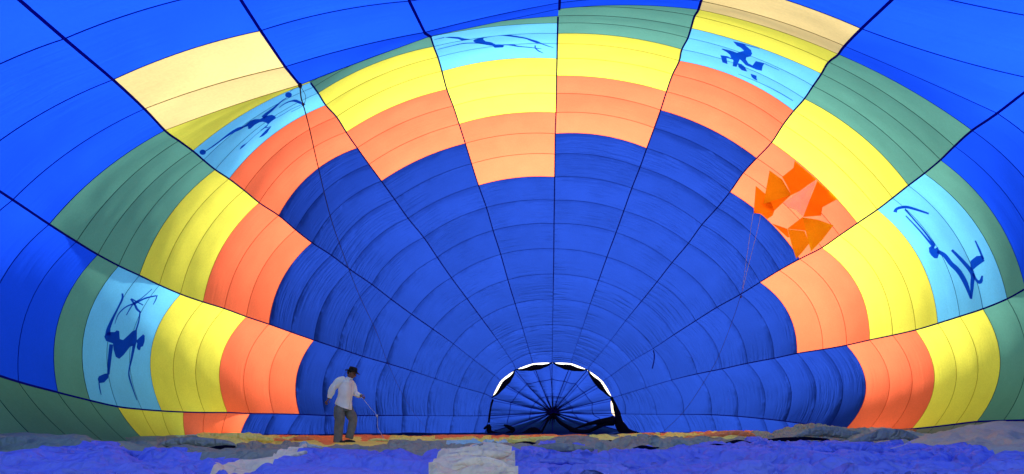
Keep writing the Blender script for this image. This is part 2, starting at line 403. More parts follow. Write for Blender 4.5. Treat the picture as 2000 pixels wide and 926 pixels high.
M['fgrey'] = fabric('floor_sage_nylon', (.1,.18,.2), (.27,.29,.24), tmix=.15, wr=.8, uv=False, crease=.85)
M['forange'] = fabric('floor_orange_nylon', (.9,.2,.05), (.95,.27,.07), tmix=.15, wr=.6, uv=False, crease=.8)
M['fyellow'] = fabric('floor_yellow_nylon', (.9,.6,.1), (.95,.78,.16), tmix=.15, wr=.6, uv=False, crease=.8)
M['fltblue'] = fabric('floor_light_blue_nylon', (.2,.5,.7), (.36,.60,.66), tmix=.15, wr=.6, uv=False, crease=.8)
M['fgreen'] = fabric('floor_green_nylon', (.08,.2,.15), (.20,.27,.22), tmix=.15, wr=.8, uv=False, crease=.4)
M['beige'] = fabric('floor_beige_nylon', (.2,.2,.16), (.44,.39,.29), tmix=.15, wr=.8, uv=False, crease=.3)
M['cream'] = fabric('floor_cream_nylon', (.6,.5,.4), (.95,.78,.56), tmix=.2, wr=.6, uv=False, crease=.85)
NU, ND = 620, 230
ds = [3.2*((21.2/3.2)**(j/ND)) for j in range(ND+1)]
def edge(i, d):
    # column of the lowest tape at this distance
    for k in range(NK):
        if DK[k+1] <= d <= DK[k]:
            t = (DK[k]-d)/max(1e-6, DK[k]-DK[k+1]); return TU[i][k]+(TU[i][k+1]-TU[i][k])*t
    return TU[i][0] if d > DK[0] else TU[i][NK]
verts = []; cols = []
for j, d in enumerate(ds):
    ul, ur = edge(0, d)-60, edge(12, d)+70
    for i in range(NU+1):
        u = ul+(ur-ul)*i/NU
        x = (u-CU)/F*d
        z0 = lowz(u, d)
        fo = folds(x, d)
        amp = .15+.03*gauss(u, 1500, 400)-.045*gauss(u,690,90)*gauss(d,12,2)
        if d > 12.5: amp *= max(.2, 1-(d-12.5)/3)
        amp *= 1-.6*gauss(u, 500, 110)*gauss(d, 6.8, 1.8)
        amp *= 1-.65*gauss(u, 1980, 230)*gauss(d, 8.8, 2.2)
        z = z0 + amp*(fo-.6)
        z += .05*noise.noise(Vector((x*.5, d*.5, 3)))
        if 600 < u < 760 and 8 < d < 12.8: z = min(z, .02 + .0012*max(0, abs(u-680)-40))
        z = max(z, .003)
        verts.append((x, d, z)); 
        vv = HOR + 1000*(CAM_H-z0-0)/d
        cols.append((u, vv))
groups = {}
for j in range(ND):
    for i in range(NU):
        a = j*(NU+1)+i; q = (a, a+1, a+NU+2, a+NU+1)
        u = (cols[q[0]][0]+cols[q[2]][0])/2; v = (cols[q[0]][1]+cols[q[2]][1])/2
        if ds[j] > 17.0: c = 'navyfloor'
        else: c = floor_colour(u, v, ds[j])
        groups.setdefault(c, []).append(q)
NAMES = {'blue':('f_blue','crumpled blue nylon spread across the front'),'fgrey':('fgrey','crumpled grey green nylon behind the blue'),
 'fgreen':('fgreen','grey green nylon at the foot of the left wall'),'beige':('beige','smooth beige nylon sloping up at the right'),
 'forange':('forange','strip of orange nylon lying on the ground'),'fyellow':('fyellow','strip of yellow nylon lying on the ground'),
 'fltblue1':('fltblue','small patch of light blue nylon just in front of the man'),'fltblue2':('fltblue','patch of light blue nylon behind the cream heap'),'fltblue3':('fltblue','small patch of light blue nylon at the left'),'cream1':('cream','slanting strip of cream nylon over the blue'),'cream2':('cream','wide heap of cream nylon over the blue'),'navyfloor':('navy','blue nylon lying below the crown')}
for c, fl in groups.items():
    par = {}
    def find(a):
        while par[a] != a: par[a] = par[par[a]]; a = par[a]
        return a
    for q in fl:
        for w in q: par.setdefault(w, w)
        for w in q[1:]: par[find(w)] = find(q[0])
    comp = {}
    for q in fl: comp.setdefault(find(q[0]), []).append(q)
    for pc in comp.values():                      # every piece of cloth that lies apart is a part of its own
        used = sorted({i for q in pc for i in q}); idx = {a: b for b, a in enumerate(used)}
        o = mesh('floor_fabric', [verts[i] for i in used], [tuple(idx[i] for i in q) for q in pc], M[NAMES[c][0]], env)
        if len(pc) > 400: o['label'] = NAMES[c][1]
# ------------------------------------------------------------------ printed figures, laid on the light blue panels
def refine(polys, step):
    """triangulate 2-D outlines and cut long edges so the cloth can follow the wall"""
    out = []
    for pl in polys:
        tris = geometry.tessellate_polygon([[Vector((p[0], p[1], 0)) for p in pl]])
        idx = {}; V = []; Fc = []
        def vid(p):
            k = (round(p[0], 4), round(p[1], 4))
            if k not in idx: idx[k] = len(V); V.append(p)
            return idx[k]
        st = [[tuple(pl[a]), tuple(pl[b]), tuple(pl[c])] for a, b, c in tris]
        while st:
            t = st.pop(); L = [math.dist(t[a], t[(a+1) % 3]) for a in range(3)]; a = L.index(max(L))
            if L[a] <= step: Fc.append(tuple(vid(p) for p in t)); continue
            p, q, r = t[a], t[(a+1) % 3], t[(a+2) % 3]; m = ((p[0]+q[0])/2, (p[1]+q[1])/2)
            st.append([p, m, r]); st.append([m, q, r])
        out.append((V, [f for f in Fc if len(set(f)) == 3]))
    return out
def stroke(pts):
    n = len(pts); L, R = [], []
    # smooth the centre line
    q = []
    for i in range(n-1):
        g = lambda j: pts[max(0, min(n-1, j))]
        for s in range(4):
            t = s/4; q.append(tuple(cr(g(i-1)[c], g(i)[c], g(i+1)[c], g(i+2)[c], t) for c in range(3)))
    q.append(pts[-1])
    for i, p in enumerate(q):
        a = q[max(0, i-1)]; b = q[min(len(q)-1, i+1)]
        dx, dy = b[0]-a[0], b[1]-a[1]; l = math.hypot(dx, dy) or 1
        w = max(1.0, p[2])*.5
        L.append((p[0]-dy/l*w, p[1]+dx/l*w)); R.append((p[0]+dy/l*w, p[1]-dx/l*w))
    return [ [L[i], L[i+1], R[i+1], R[i]] for i in range(len(q)-1) ]
def ell(cx, cy, rx, ry, n=16): return [(cx+rx*math.cos(2*math.pi*i/n), cy+ry*math.sin(2*math.pi*i/n)) for i in range(n)]
def figure(org, sc, polys, strokes, label):
    vs, fs = [], []; lay = 0
    def put(pls, lift):
        for P2, F2 in refine([[(org[0]+x/sc, org[1]+y/sc) for x, y in pl] for pl in pls], 4):
            o = len(vs)
            vs.extend(hit(p[0], p[1], lift) for p in P2); fs.extend(tuple(i+o for i in f) for f in F2)
    for pl in polys: put([pl], .030+lay*.0015); lay += 1
    for st in strokes: put(stroke(st), .030+lay*.0015); lay += 1
    o = mesh('printed_figure', vs, fs, M['figure'], env, smooth=False); o['label'] = label
figure((150,500), 2.895,
 [[(155,455),(175,430),(215,430),(225,420),(240,425),(243,470),(262,475),(290,450),(315,425),(340,415),(340,480),(335,500),(300,515),(265,560),(240,582),(220,570),(208,530),(205,495),(165,480)],
  [(118,695),(125,680),(160,665),(180,665),(178,690),(155,715),(125,720)],
  [(335,480),(350,465),(375,443),(384,450),(384,480),(375,510),(362,515),(358,533),(345,530),(338,515),(342,495)]],
 [[(257,212,10),(258,240,12),(235,290,10),(205,350,14),(180,410,22),(176,450,34)],
  [(195,500,22),(185,590,20),(178,670,14)],[(125,715,6),(130,750,7),(138,785,4)],
  [(325,500,18),(310,580,12),(295,650,8),(298,690,9),(320,760,6),(340,815,4)],
  [(335,420,8),(350,370,8),(358,315,8)],[(362,320,9),(340,300,13),(328,275,12),(305,243,9)],
  [(308,242,8),(375,278,6)],[(280,335,5),(320,270,7),(365,240,5),(425,188,4)],[(320,275,8),(385,240,9),(450,225,7)],
  [(455,222,6),(445,250,6),(432,275,4)],[(215,385,3),(235,330,6),(275,290,7),(320,270,8)]],
 'blue running hunter printed on the lowest left light blue square')
figure((370,160), 5.789,
 [ell(1120,148,38,32), ell(150,795,36,30),
  [(800,420),(860,385),(930,372),(965,385),(980,410),(930,445),(890,480),(865,460),(830,450),(790,458),(740,485),(690,530),(665,535),(660,500),(620,515),(580,520),(640,480),(690,440),(740,422)],
  [(925,505),(880,530),(830,580),(782,632),(830,615),(880,575)]],
 [[(1100,180,8),(1040,220,12),(940,310,26),(870,365,34),(830,405,40)],
  [(610,510,18),(560,530,34),(500,560,30),(430,605,22),(350,665,16),(270,725,14),(170,792,8)],
  [(980,410,5),(1060,365,5),(1160,305,5),(1290,250,6)],[(1015,292,6),(1080,245,10),(1150,218,14),(1200,215,30),(1250,235,28),(1310,258,10)],
  [(1150,340,5),(1230,300,5),(1290,265,6)],[(1140,110,5),(1180,80,4),(1230,62,4)],
  [(890,480,8),(860,510,12),(805,550,8)],[(860,520,10),(925,505,6)],[(860,515,5),(760,590,4),(650,690,6),(600,730,20),(570,762,5)]],
 'blue leaping figure with round hands printed on the upper left light blue square')
figure((820,30), 6.897,
 [[(330,298),(400,288),(520,292),(600,312),(715,322),(640,330),(570,342),(520,320),(420,308)],
  [(715,345),(740,325),(800,305),(862,300),(855,325),(885,350),(960,362),(1020,392),(1100,392),(1135,412),(1120,432),(1010,438),(980,412),(900,400),(800,380),(740,365)]],
 [[(195,328,6),(330,298,10)],[(240,460,7),(400,420,8),(580,380,11),(750,374,12),(850,382,14)],
  [(860,305,6),(960,286,5),(1090,272,8),(1200,274,22),(1300,288,20),(1420,308,18),(1500,335,26),(1580,362,30),(1640,382,14),(1720,412,11),(1800,436,6)],
  [(1110,396,8),(1200,398,16),(1260,402,24),(1320,418,14),(1430,428,10),(1560,442,10),(1640,452,6)],
  [(1555,405,18),(1556,440,16),(1600,480,16),(1665,510,7)]],
 'blue stretched diving figure printed on the top middle light blue square')
figure((1320,50), 5.447,
 [[(608,168),(715,190),(800,260),(812,300),(795,330),(750,338),(745,360),(770,400),(815,425),(850,378),(945,400),(925,430),(915,482),(860,470),(800,445),(740,420),(700,375),(680,360),(665,395),(645,440),(605,432),(612,370),(590,350),(575,310),(540,282),(485,250),(500,246),(580,265),(650,290),(680,280),(725,268),(690,235),(650,215)],
  [(475,315),(545,325),(600,350),(600,360),(540,345),(550,410),(495,392),(485,350)],
  [(660,400),(700,410),(735,440),(760,490),(700,475),(665,440)],
  [(795,512),(860,535),(858,560),(868,588),(830,570),(805,545)]],
 [[(715,198,10),(800,220,9),(890,246,5)],[(945,405,7),(1020,440,6),(1100,475,5)],[(850,590,5),(1000,660,6),(1130,730,8),(1245,800,6)],[(665,515,4),(850,590,5)]],
 'blue crouching figure printed on the top right light blue square')
figure((1700,330), 2.893,
 [[(330,445),(345,435),(365,450),(380,440),(392,470),(380,505),(362,505),(345,490),(332,470)],
  [(565,545),(565,520),(600,492),(635,490),(645,520),(610,545),(580,570),(568,575)]],
 [[(140,245,22),(150,225,16),(200,215,16),(260,230,13),(330,253,10)],[(195,228,9),(250,290,8),(310,360,10),(365,435,14)],
  [(200,265,6),(280,350,9),(360,445,14)],[(380,465,20),(420,490,24),(455,535,26),(500,580,28),(540,650,26),(568,732,12)],
  [(570,735,10),(575,650,22),(575,590,24),(520,520,20),(460,458,14)],[(592,405,8),(615,455,12),(638,510,12)],
  [(578,590,12),(600,630,14),(622,638,22),(632,603,9)]],
 'blue archer with a long bow printed on the right light blue square')

# ------------------------------------------------------------------ turning vents: doubled triangles sewn over the orange panels on the right
def vent(pl, mat, lifts, label=None):
    """pl in crop pixels; each corner stands its own distance off the wall (a shallow scoop)"""
    o0, sc = (1420, 270), 3.7036
    P2 = [(o0[0]+x/sc, o0[1]+y/sc) for x, y in pl]
    c3 = [hit(u, v, .05)*1 for u, v in P2]
    for i, l in enumerate(lifts):
        r = (c3[i]-CAMP).normalized(); c3[i] = c3[i] - r*l*.5
    n = len(pl); cen = sum(c3, Vector())/n
    rr = (cen-CAMP).normalized()
    bm = bmesh.new(); rings = []
    K = 5
    for j in range(K+1):
        f = j/K; ring = []
        for i in range(n):
            for s in range(4):
                p = c3[i].lerp(c3[(i+1) % n], s/4)
                q = cen.lerp(p, f) - rr*(.07*(1-f*f))
                q = q + rr*.07*noise.noise(q*3.5)
                ring.append(bm.verts.new(q))
                if j == 0: break
            if j == 0: break
        rings.append(ring)
    m = n*4
    for i in range(m): bm.faces.new((rings[0][0], rings[1][i], rings[1][(i+1) % m]))
    for j in range(1, K):
        for i in range(m): bm.faces.new((rings[j][i], rings[j+1][i], rings[j+1][(i+1) % m], rings[j][(i+1) % m]))
    o = bm_obj('vent_flap', bm, M[mat], env)
    if label: o['label'] = label
vent([(490,163),(648,298),(590,335),(530,380),(465,412),(430,335),(398,280),(480,215)], 'flap3', [0,0,0,.1,.1,.15,.1,0], 'deep orange vent cloth behind the brown triangle')
vent([(655,305),(800,440),(735,475),(690,500),(680,560),(550,570),(600,440)], 'flap3', [0,0,0,.05,.1,.15,.05], 'deep orange vent cloth beside the yellow panel')
vent([(648,300),(600,440),(548,568),(500,520),(440,500),(405,465),(530,380)], 'pale', [.02,.03,.05,.02,.02,.03,.02], 'pale orange strip running between the two vents')
vent([(262,475),(400,430),(465,410),(400,470),(340,527)], 'flap', [.3,.3,.3,.2,.15])
vent([(208,345),(280,405),(262,475),(320,462),(342,525),(250,548),(192,543)], 'flap', [.2,.3,.4,.4,.3,.2,.2], 'brown orange vent cloth at the lower left of the vents')
vent([(308,233),(400,300),(466,410),(360,445),(262,476)], 'flap2', [.35,.4,.5,.6,.7], 'brown triangular vent flap, the upper one')
vent([(250,548),(342,525),(330,560),(290,585)], 'flap', [.2,.2,.2,.2])
vent([(325,617),(435,655),(452,716),(440,720)], 'flap3', [.1,.2,.2,.1])
vent([(435,655),(545,572),(575,670)], 'flap', [.3,.4,.4])
vent([(437,657),(560,672),(596,760),(545,825),(500,872),(470,780)], 'flap2', [.35,.5,.5,.5,.4,.35], 'golden brown vent flap pointing down at the blue')
vent([(545,572),(660,590),(770,630),(690,735),(607,820),(575,700)], 'flap2', [.6,.6,.5,.6,.7,.7], 'golden brown triangular vent flap, the lower one')

# ------------------------------------------------------------------ the parachute valve closing the crown
HUB = at(1080, 806, 22.2)
pv = bpy.data.objects.new('parachute_valve', None); COL.objects.link(pv); pv.location = HUB; pv.parent = env
bpy.context.view_layer.update(); pv.matrix_parent_inverse = env.matrix_world.inverted(); bpy.context.view_layer.update()
pv['label'] = 'round blue valve with radiating lines closing the crown'
def ringpt(s):                                  # s in tapes, 0..12, runs on below the ground
    gi = min(11, int(s)); t = s-gi
    if s <= 12 and s >= 0: return surf(gi, 0, t)
def scal(s):
    ph = ((s-2+20) % 2)/2
    if s < 1 or s > 11.3: return .0
    if s < 2: return .2*math.sin(math.pi*(s-1))
    return abs(math.sin(math.pi*ph))**.6
NP = 96
for gi in range(12):
    for b, (f0, f1) in enumerate(((.03,.36),(.36,.70),(.70,1.0))):
        vs, fs = [], []; nq, nr = 8, 4
        for r in range(nr+1):
            for q in range(nq+1):
                s = gi+q/nq; R = ringpt(s); R = R + Vector((0, .18, 0))
                ins = -.012+.060*scal(s)
                E = R.lerp(HUB, ins)
                f = f0+(f1-f0)*r/nr
                p = HUB.lerp(E, f); p.y += .35*math.sin(math.pi*f)*(1) - .12*math.sin(math.pi*q/nq)*-1
                vs.append(p)
        for r in range(nr):
            for q in range(nq):
                a = r*(nq+1)+q; fs.append((a, a+1, a+nq+2, a+nq+1))
        mesh('valve_panel', vs, fs, M['navy'], pv, uvs=[(v.x, v.z) for v in vs])
    for f in (.36, .70):
        pts = []
        for q in range(9):
            s = gi+q/8; R = ringpt(s)+Vector((0,.18,0)); E = R.lerp(HUB, -.012+.060*scal(s)); p = HUB.lerp(E, f); p.y += .35*math.sin(math.pi*f)+.12*math.sin(math.pi*q/8)-.05; pts.append(p)
        vs, fs = tube(pts, .014, 5); mesh('seam', vs, fs, M['tape'], pv)
GP = [surf(0,0,0)+Vector((0,.18,0))] + [at(u, 847.4, 21.0) for u in (1000,1046,1080,1120,1172)] + [surf(11,0,1)+Vector((0,.18,0))]
for a, b in zip(GP, GP[1:]):
    for f0, f1 in ((.03,.36),(.36,.70),(.70,1.0)):
        vs, fs = [], []
        for r in range(5):
            for q in range(7):
                f = f0+(f1-f0)*r/4; p = HUB.lerp(a.lerp(b, q/6), f); p.y += .35*math.sin(math.pi*f)+.15*math.sin(math.pi*q/6); p.z = max(p.z, -.02); vs.append(p)
        for r in range(4):
            for q in range(6): c = r*7+q; fs.append((c, c+1, c+8, c+7))
        mesh('valve_panel', vs, fs, M['navy'], pv, uvs=[(v.x, v.z) for v in vs])
for e in GP[1:-1]:
    pts = [e.lerp(HUB, q/6) + Vector((0, .3*math.sin(math.pi*q/6)-.04, 0)) for q in range(7)]
    vs, fs = tube(pts, .013, 5, .018); mesh('radial_tape', vs, fs, M['tape'], pv)
for i in range(0, 13):
    for off, yy, r in ((0, .17, .015), (.16, -.15, .010)):
        R = ringpt(min(12, max(0, i+off*(1 if i > 6 else -1) if 0 < i < 12 else i)))
        E = R+Vector((0, .14 if off == 0 else -.05, 0))
        pts = [E.lerp(HUB + Vector((0, -.55 if off else -.02, 0)), q/8) for q in range(9)]
        if off == 0:
            for q, p in enumerate(pts): p.y += .33*math.sin(math.pi*q/8)
        vs, fs = tube(pts, r, 5, r*(1.5 if off == 0 else 1)); mesh('radial_tape' if off == 0 else 'shroud_line', vs, fs, M['tape'], pv)
# creases gathered at the hub, their shade drawn as black tapering tubes
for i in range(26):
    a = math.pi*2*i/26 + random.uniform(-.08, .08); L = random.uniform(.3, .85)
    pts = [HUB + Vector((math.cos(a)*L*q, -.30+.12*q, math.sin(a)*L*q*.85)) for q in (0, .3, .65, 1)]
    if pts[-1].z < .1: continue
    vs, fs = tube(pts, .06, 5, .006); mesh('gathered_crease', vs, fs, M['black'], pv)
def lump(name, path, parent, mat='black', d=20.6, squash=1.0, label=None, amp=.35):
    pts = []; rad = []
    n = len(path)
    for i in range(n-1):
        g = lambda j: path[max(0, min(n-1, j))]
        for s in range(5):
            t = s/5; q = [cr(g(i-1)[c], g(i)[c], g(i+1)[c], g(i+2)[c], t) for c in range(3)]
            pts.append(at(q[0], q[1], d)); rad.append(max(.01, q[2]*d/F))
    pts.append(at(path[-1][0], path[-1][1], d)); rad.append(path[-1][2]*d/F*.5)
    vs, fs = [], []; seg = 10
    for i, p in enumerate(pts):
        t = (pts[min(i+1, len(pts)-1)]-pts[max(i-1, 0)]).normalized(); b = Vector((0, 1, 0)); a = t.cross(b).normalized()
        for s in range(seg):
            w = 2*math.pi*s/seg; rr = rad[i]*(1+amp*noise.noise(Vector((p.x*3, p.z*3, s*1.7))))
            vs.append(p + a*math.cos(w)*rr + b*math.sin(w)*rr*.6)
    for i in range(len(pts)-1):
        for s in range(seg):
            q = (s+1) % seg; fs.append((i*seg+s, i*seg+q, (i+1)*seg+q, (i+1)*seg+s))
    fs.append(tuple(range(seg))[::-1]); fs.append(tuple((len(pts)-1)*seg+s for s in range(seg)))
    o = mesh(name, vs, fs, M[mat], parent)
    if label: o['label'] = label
for a in (2, 4, 6, 8):                           # turned edge under each pale opening, its shadow given as black colour
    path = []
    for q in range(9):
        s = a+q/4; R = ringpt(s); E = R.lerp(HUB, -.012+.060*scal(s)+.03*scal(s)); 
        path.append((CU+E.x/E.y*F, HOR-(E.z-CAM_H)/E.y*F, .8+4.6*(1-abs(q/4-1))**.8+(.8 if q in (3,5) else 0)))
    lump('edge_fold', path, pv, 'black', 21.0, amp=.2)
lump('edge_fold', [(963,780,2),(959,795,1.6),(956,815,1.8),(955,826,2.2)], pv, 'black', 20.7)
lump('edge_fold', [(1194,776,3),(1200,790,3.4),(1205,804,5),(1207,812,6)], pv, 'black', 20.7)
for pth, lb in (([(1083,812,2),(1098,828,4),(1122,841,4),(1145,843,4),(1165,835,4),(1180,828,5),(1199,822,8)],'fold sagging from the hub to the right, blackened for shade'),
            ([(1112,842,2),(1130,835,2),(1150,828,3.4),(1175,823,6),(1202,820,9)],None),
            ([(1204,802,4),(1207,815,6),(1211,830,9),(1224,845,9),(1256,852,5),(1300,855,3.5),(1360,856,3),(1420,857,2)],'mass of folded cloth right of the valve, blackened for shade'),
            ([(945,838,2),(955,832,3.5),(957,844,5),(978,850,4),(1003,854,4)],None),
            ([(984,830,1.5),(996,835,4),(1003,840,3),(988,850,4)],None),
            ([(990,858,4),(1020,850,6),(1044,842,8),(1054,852,7),(1060,862,4)],'mass of folded cloth left of the hub, blackened for shade'),
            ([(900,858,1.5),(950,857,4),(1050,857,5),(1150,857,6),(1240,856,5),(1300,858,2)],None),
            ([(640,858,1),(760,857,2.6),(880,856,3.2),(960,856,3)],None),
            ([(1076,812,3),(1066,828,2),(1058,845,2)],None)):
    lump('shade_fold', pth, env, 'black', 20.2, label=lb)  # black colour carries the shade where the fallen lower gores overlap

# ------------------------------------------------------------------ ropes
M['rope'] = plain('dark_red_rope', (.045,.012,.03), .8, .2, .4, 60)
M['cord'] = plain('pale_cord', (.45,.42,.55), .8, .2, .2, 60)
def rope(name, pts, r, mat, label, cat, r_end=None, extra=None):
    P = []; n = len(pts)
    for i in range(n-1):
        g = lambda j: pts[max(0, min(n-1, j))]
        for s in range(6):
            t = s/6; q = [cr(g(i-1)[c], g(i)[c], g(i+1)[c], g(i+2)[c], t) for c in range(3)]; P.append(at(*q))
    P.append(at(*pts[-1]))
    vs, fs = tube(P, r, 6, r_end)
    if extra:
        for (u, v, d, rr) in extra:
            c = at(u, v, d); o = len(vs)
            for a in range(5):
                for b in range(8):
                    th = math.pi*a/4; ph = 2*math.pi*b/8
                    vs.append(c+Vector((math.sin(th)*math.cos(ph), math.sin(th)*math.sin(ph), math.cos(th)*1.3))*rr*(1+.2*noise.noise(Vector((a, b, u)))))
            for a in range(4):
                for b in range(8): fs.append((o+a*8+b, o+a*8+(b+1)%8, o+(a+1)*8+(b+1)%8, o+(a+1)*8+b))
    return tag(mesh(name, vs, fs, M[mat]), label, cat)
rope('rope', [(586,166,8.2),(588,190,8.3),(592,204,8.4),(603,245,8.7),(620,320,9.1),(645,422,9.8),(670,495,10.4),(700,573,11.1),(735,648,12),(757,708,12.7),(785,768,13.3),(815,815,13.8),(852,858,14.2)], .012, 'rope',
     'long thin dark rope hanging from the top left seam down to the floor', 'rope', r_end=.002, extra=[(586,167,8.15,.035),(592,204,8.4,.022)])
rope('rope', [(585,166,8.2),(597,188,8.25),(593,206,8.35)], .004, 'rope', 'short loop of dark cord knotted beside the top of the long rope', 'rope')
rope('cord', [(1471,417,16.3),(1466,450,16.6),(1458,505,17.2),(1450,566,17.8)], .007, 'cord', 'pale cord running down from the lower tip of the left vent flap', 'cord')
rope('cord', [(1486,418,16.2),(1478,455,16.6),(1464,510,17.2),(1450,568,17.8)], .007, 'cord', 'pale cord running down just right of the other from the vents', 'cord')
rope('cord', [(1450,568,17.8),(1446,580,17.9),(1432,622,18.3),(1405,692,18.9),(1380,738,19.3),(1337,802,19.8),(1292,846,20.1)], .007, 'rope', 'dark cord slanting across the lower right blue panels to the floor', 'cord', extra=[(1447,580,17.9,.03)])
rope('strap', [(1276,684,20.5),(1278,694,20.5),(1277,706,20.5),(1274,720,20.5)], .022, 'tape', 'short dark strap hanging from a seam on the blue panels', 'strap')

# ------------------------------------------------------------------ the man
PX = .0118
def J(cx, cy, dy=0.0, lift=.0): return Vector(((620+cx/5.147-1000)*PX, 11.8+dy, .525-((700+cy/5.147)-823)*PX+lift))
man = empty('person', J(235, 862), 'man in dark hat, white shirt and grey trousers, walking and holding a cord', 'person')
M['skin'] = plain('skin', (.20,.085,.05), .55, .3, .1, 30)
M['shirt'] = plain('white_shirt', (.76,.76,.71), .85, .1, .06, 8, .5, 9)
M['trouser'] = plain('grey_trousers', (.15,.15,.13), .9, .1, .22, 9, .7, 12)
M['hat'] = plain('dark_hat', (.012,.008,.008), .8, .2, .3, 20)
M['shoe'] = plain('dark_shoe', (.01,.01,.012), .5, .4)
M['hair'] = plain('dark_hair', (.012,.009,.008), .7, .3)
def skin_obj(name, verts, edges, mat, root=0, sub=2, parent=None):
    me = bpy.data.meshes.new(name); me.from_pydata([tuple(v[0]) for v in verts], edges, []); me.update()
    o = link(name, me, mat, parent or man, smooth=False)
    m = o.modifiers.new('Skin', 'SKIN'); m.use_smooth_shade = True; m.branch_smoothing = .6
    if not me.skin_vertices: raise RuntimeError('no skin layer')
    for i, v in enumerate(verts):
        r = v[1]; me.skin_vertices[0].data[i].radius = r if isinstance(r, tuple) else (r, r)
        me.skin_vertices[0].data[i].use_root = (i == root)
    s = o.modifiers.new('Subdivision', 'SUBSURF'); s.levels = sub; s.render_levels = sub
    return o
def chain(n, start=0): return [(start+i, start+i+1) for i in range(n-1)]
# body: pelvis, spine, neck, both arms to the wrist, legs to the ankle, one surface
B = [(J(258,485), .11), (J(268,400), .12), (J(285,290), .13), (J(305,235), .085), (J(322,212), .055), (J(332,190), .052),   #0-5
     (J(262,238,-.16), .055), (J(192,300,-.21), .042), (J(163,380,-.20), .034), (J(140,428,-.19), .026),                      #6-9 near arm
     (J(315,245,.15), .05), (J(345,350,.17), .04), (J(395,385,.12), .034), (J(428,392,.08), .026),                              #10-13 far arm
     (J(238,510,-.09), .085), (J(238,650,-.09), .058), (J(222,800,-.10), .045),                                                 #14-16
     (J(290,515,.09), .085), (J(345,640,.08), .058), (J(312,790,.06), .045)]
BE = [(0,1),(1,2),(2,3),(3,4),(4,5),(2,6),(6,7),(7,8),(8,9),(2,10),(10,11),(11,12),(12,13),(0,14),(14,15),(15,16),(0,17),(17,18),(18,19)]
skin_obj('body', B, BE, M['skin'])
# head with brow, nose, lips, chin
def head():
    bm = bmesh.new(); bmesh.ops.create_uvsphere(bm, u_segments=28, v_segments=22, radius=1)
    fwd = Vector((.93, -.10, -.36)).normalized(); up = Vector((.34, 0, .94)).normalized()
    side = fwd.cross(up).normalized(); up = side.cross(fwd).normalized()
    c = J(343, 165)
    for v in bm.verts:
        x, y, z = v.co                            # x forward, y side, z up
        fx, sx, ux = .098, .075, .122
        px, py, pz = x*fx, y*sx, z*ux
        if z < 0: py *= 1+.30*z; px *= 1+.05*z                 # jaw narrows
        if x > .2:
            w = math.exp(-(y/.22)**2)
            px += .030*w*math.exp(-((z+.12)/.16)**2)                # nose
            px += .012*w*math.exp(-((z+.48)/.07)**2)                # upper lip
            px += .011*w*math.exp(-((z+.60)/.06)**2)
            px += .016*math.exp(-(y/.3)**2)*math.exp(-((z+.88)/.16)**2)  # chin
            px -= .010*math.exp(-((abs(y)-.36)/.15)**2)*math.exp(-((z-.08)/.13)**2)   # eye sockets
            px += .007*math.exp(-((z-.26)/.08)**2)                  # brow
        if z < -.3 and x < 0: px *= .85
        v.co = c + fwd*px + side*py + up*pz
    o = bm_obj('head', bm, M['skin'], man)
    for s in (-1, 1):
        bm = bmesh.new(); bmesh.ops.create_uvsphere(bm, u_segments=10, v_segments=8, radius=1)
        for v in bm.verts:
            x, y, z = v.co; v.co = c + fwd*(x*.018-.008) + side*(s*.077+y*.010) + up*(z*.032-.005)
        bm_obj('ear', bm, M['skin'], man)
        bm = bmesh.new(); bmesh.ops.create_uvsphere(bm, u_segments=10, v_segments=8, radius=1)
        for v in bm.verts:
            x, y, z = v.co; v.co = c + fwd*(x*.012+.080) + side*(s*.030+y*.013) + up*(z*.009+.010)
        bm_obj('eye', bm, M['hair'], man)
    # hair: a shell over the back of the skull
    bm = bmesh.new(); bmesh.ops.create_uvsphere(bm, u_segments=24, v_segments=16, radius=1)
    for v in bm.verts:
        x, y, z = v.co
        px, py, pz = x*.104-.010, y*.082, z*.126+.002
        if z < -.35: px *= .8; py *= .7
        if x > .15 and z < .45: px = .01
        v.co = c + fwd*px + side*py + up*pz
    bm_obj('hair', bm, M['hair'], man)
    # hat: pinched crown and a brim that dips in front
    hu = Vector((.27, 0, .96)).normalized(); hf = Vector((.96, 0, -.27)).normalized(); hs = Vector((0, 1, 0))
    hc = J(352, 146)
    prof = [(.185,-.012),(.190,-.004),(.17,.004),(.125,.004),(.112,.012),(.110,.045),(.104,.085),(.088,.112),(.055,.118),(.0,.104)]
    vs, fs = [], []; seg = 32
    for r, h in prof:
        for s in range(seg):
            a = 2*math.pi*s/seg; ca, sa = math.cos(a), math.sin(a)
            rr = r*(1.0 if r > .12 else .98)
            dip = 0
            if r > .12: dip = .035*(abs(sa)**2) - .012*max(0, ca) - .004
            pinch = -.016*math.exp(-(sa*r/.02)**2) if h > .1 else 0
            vs.append(hc + hf*(ca*rr*.93) + hs*(sa*rr*.80) + hu*(h+dip+pinch))
    for j in range(len(prof)-1):
        for s in range(seg):
            q = (s+1) % seg; fs.append((j*seg+s, j*seg+q, (j+1)*seg+q, (j+1)*seg+s))
    vs2 = len(vs)
    o = mesh('hat', vs, fs, M['hat'], man)
    sol = o.modifiers.new('Solidify', 'SOLIDIFY'); sol.thickness = .006
head()
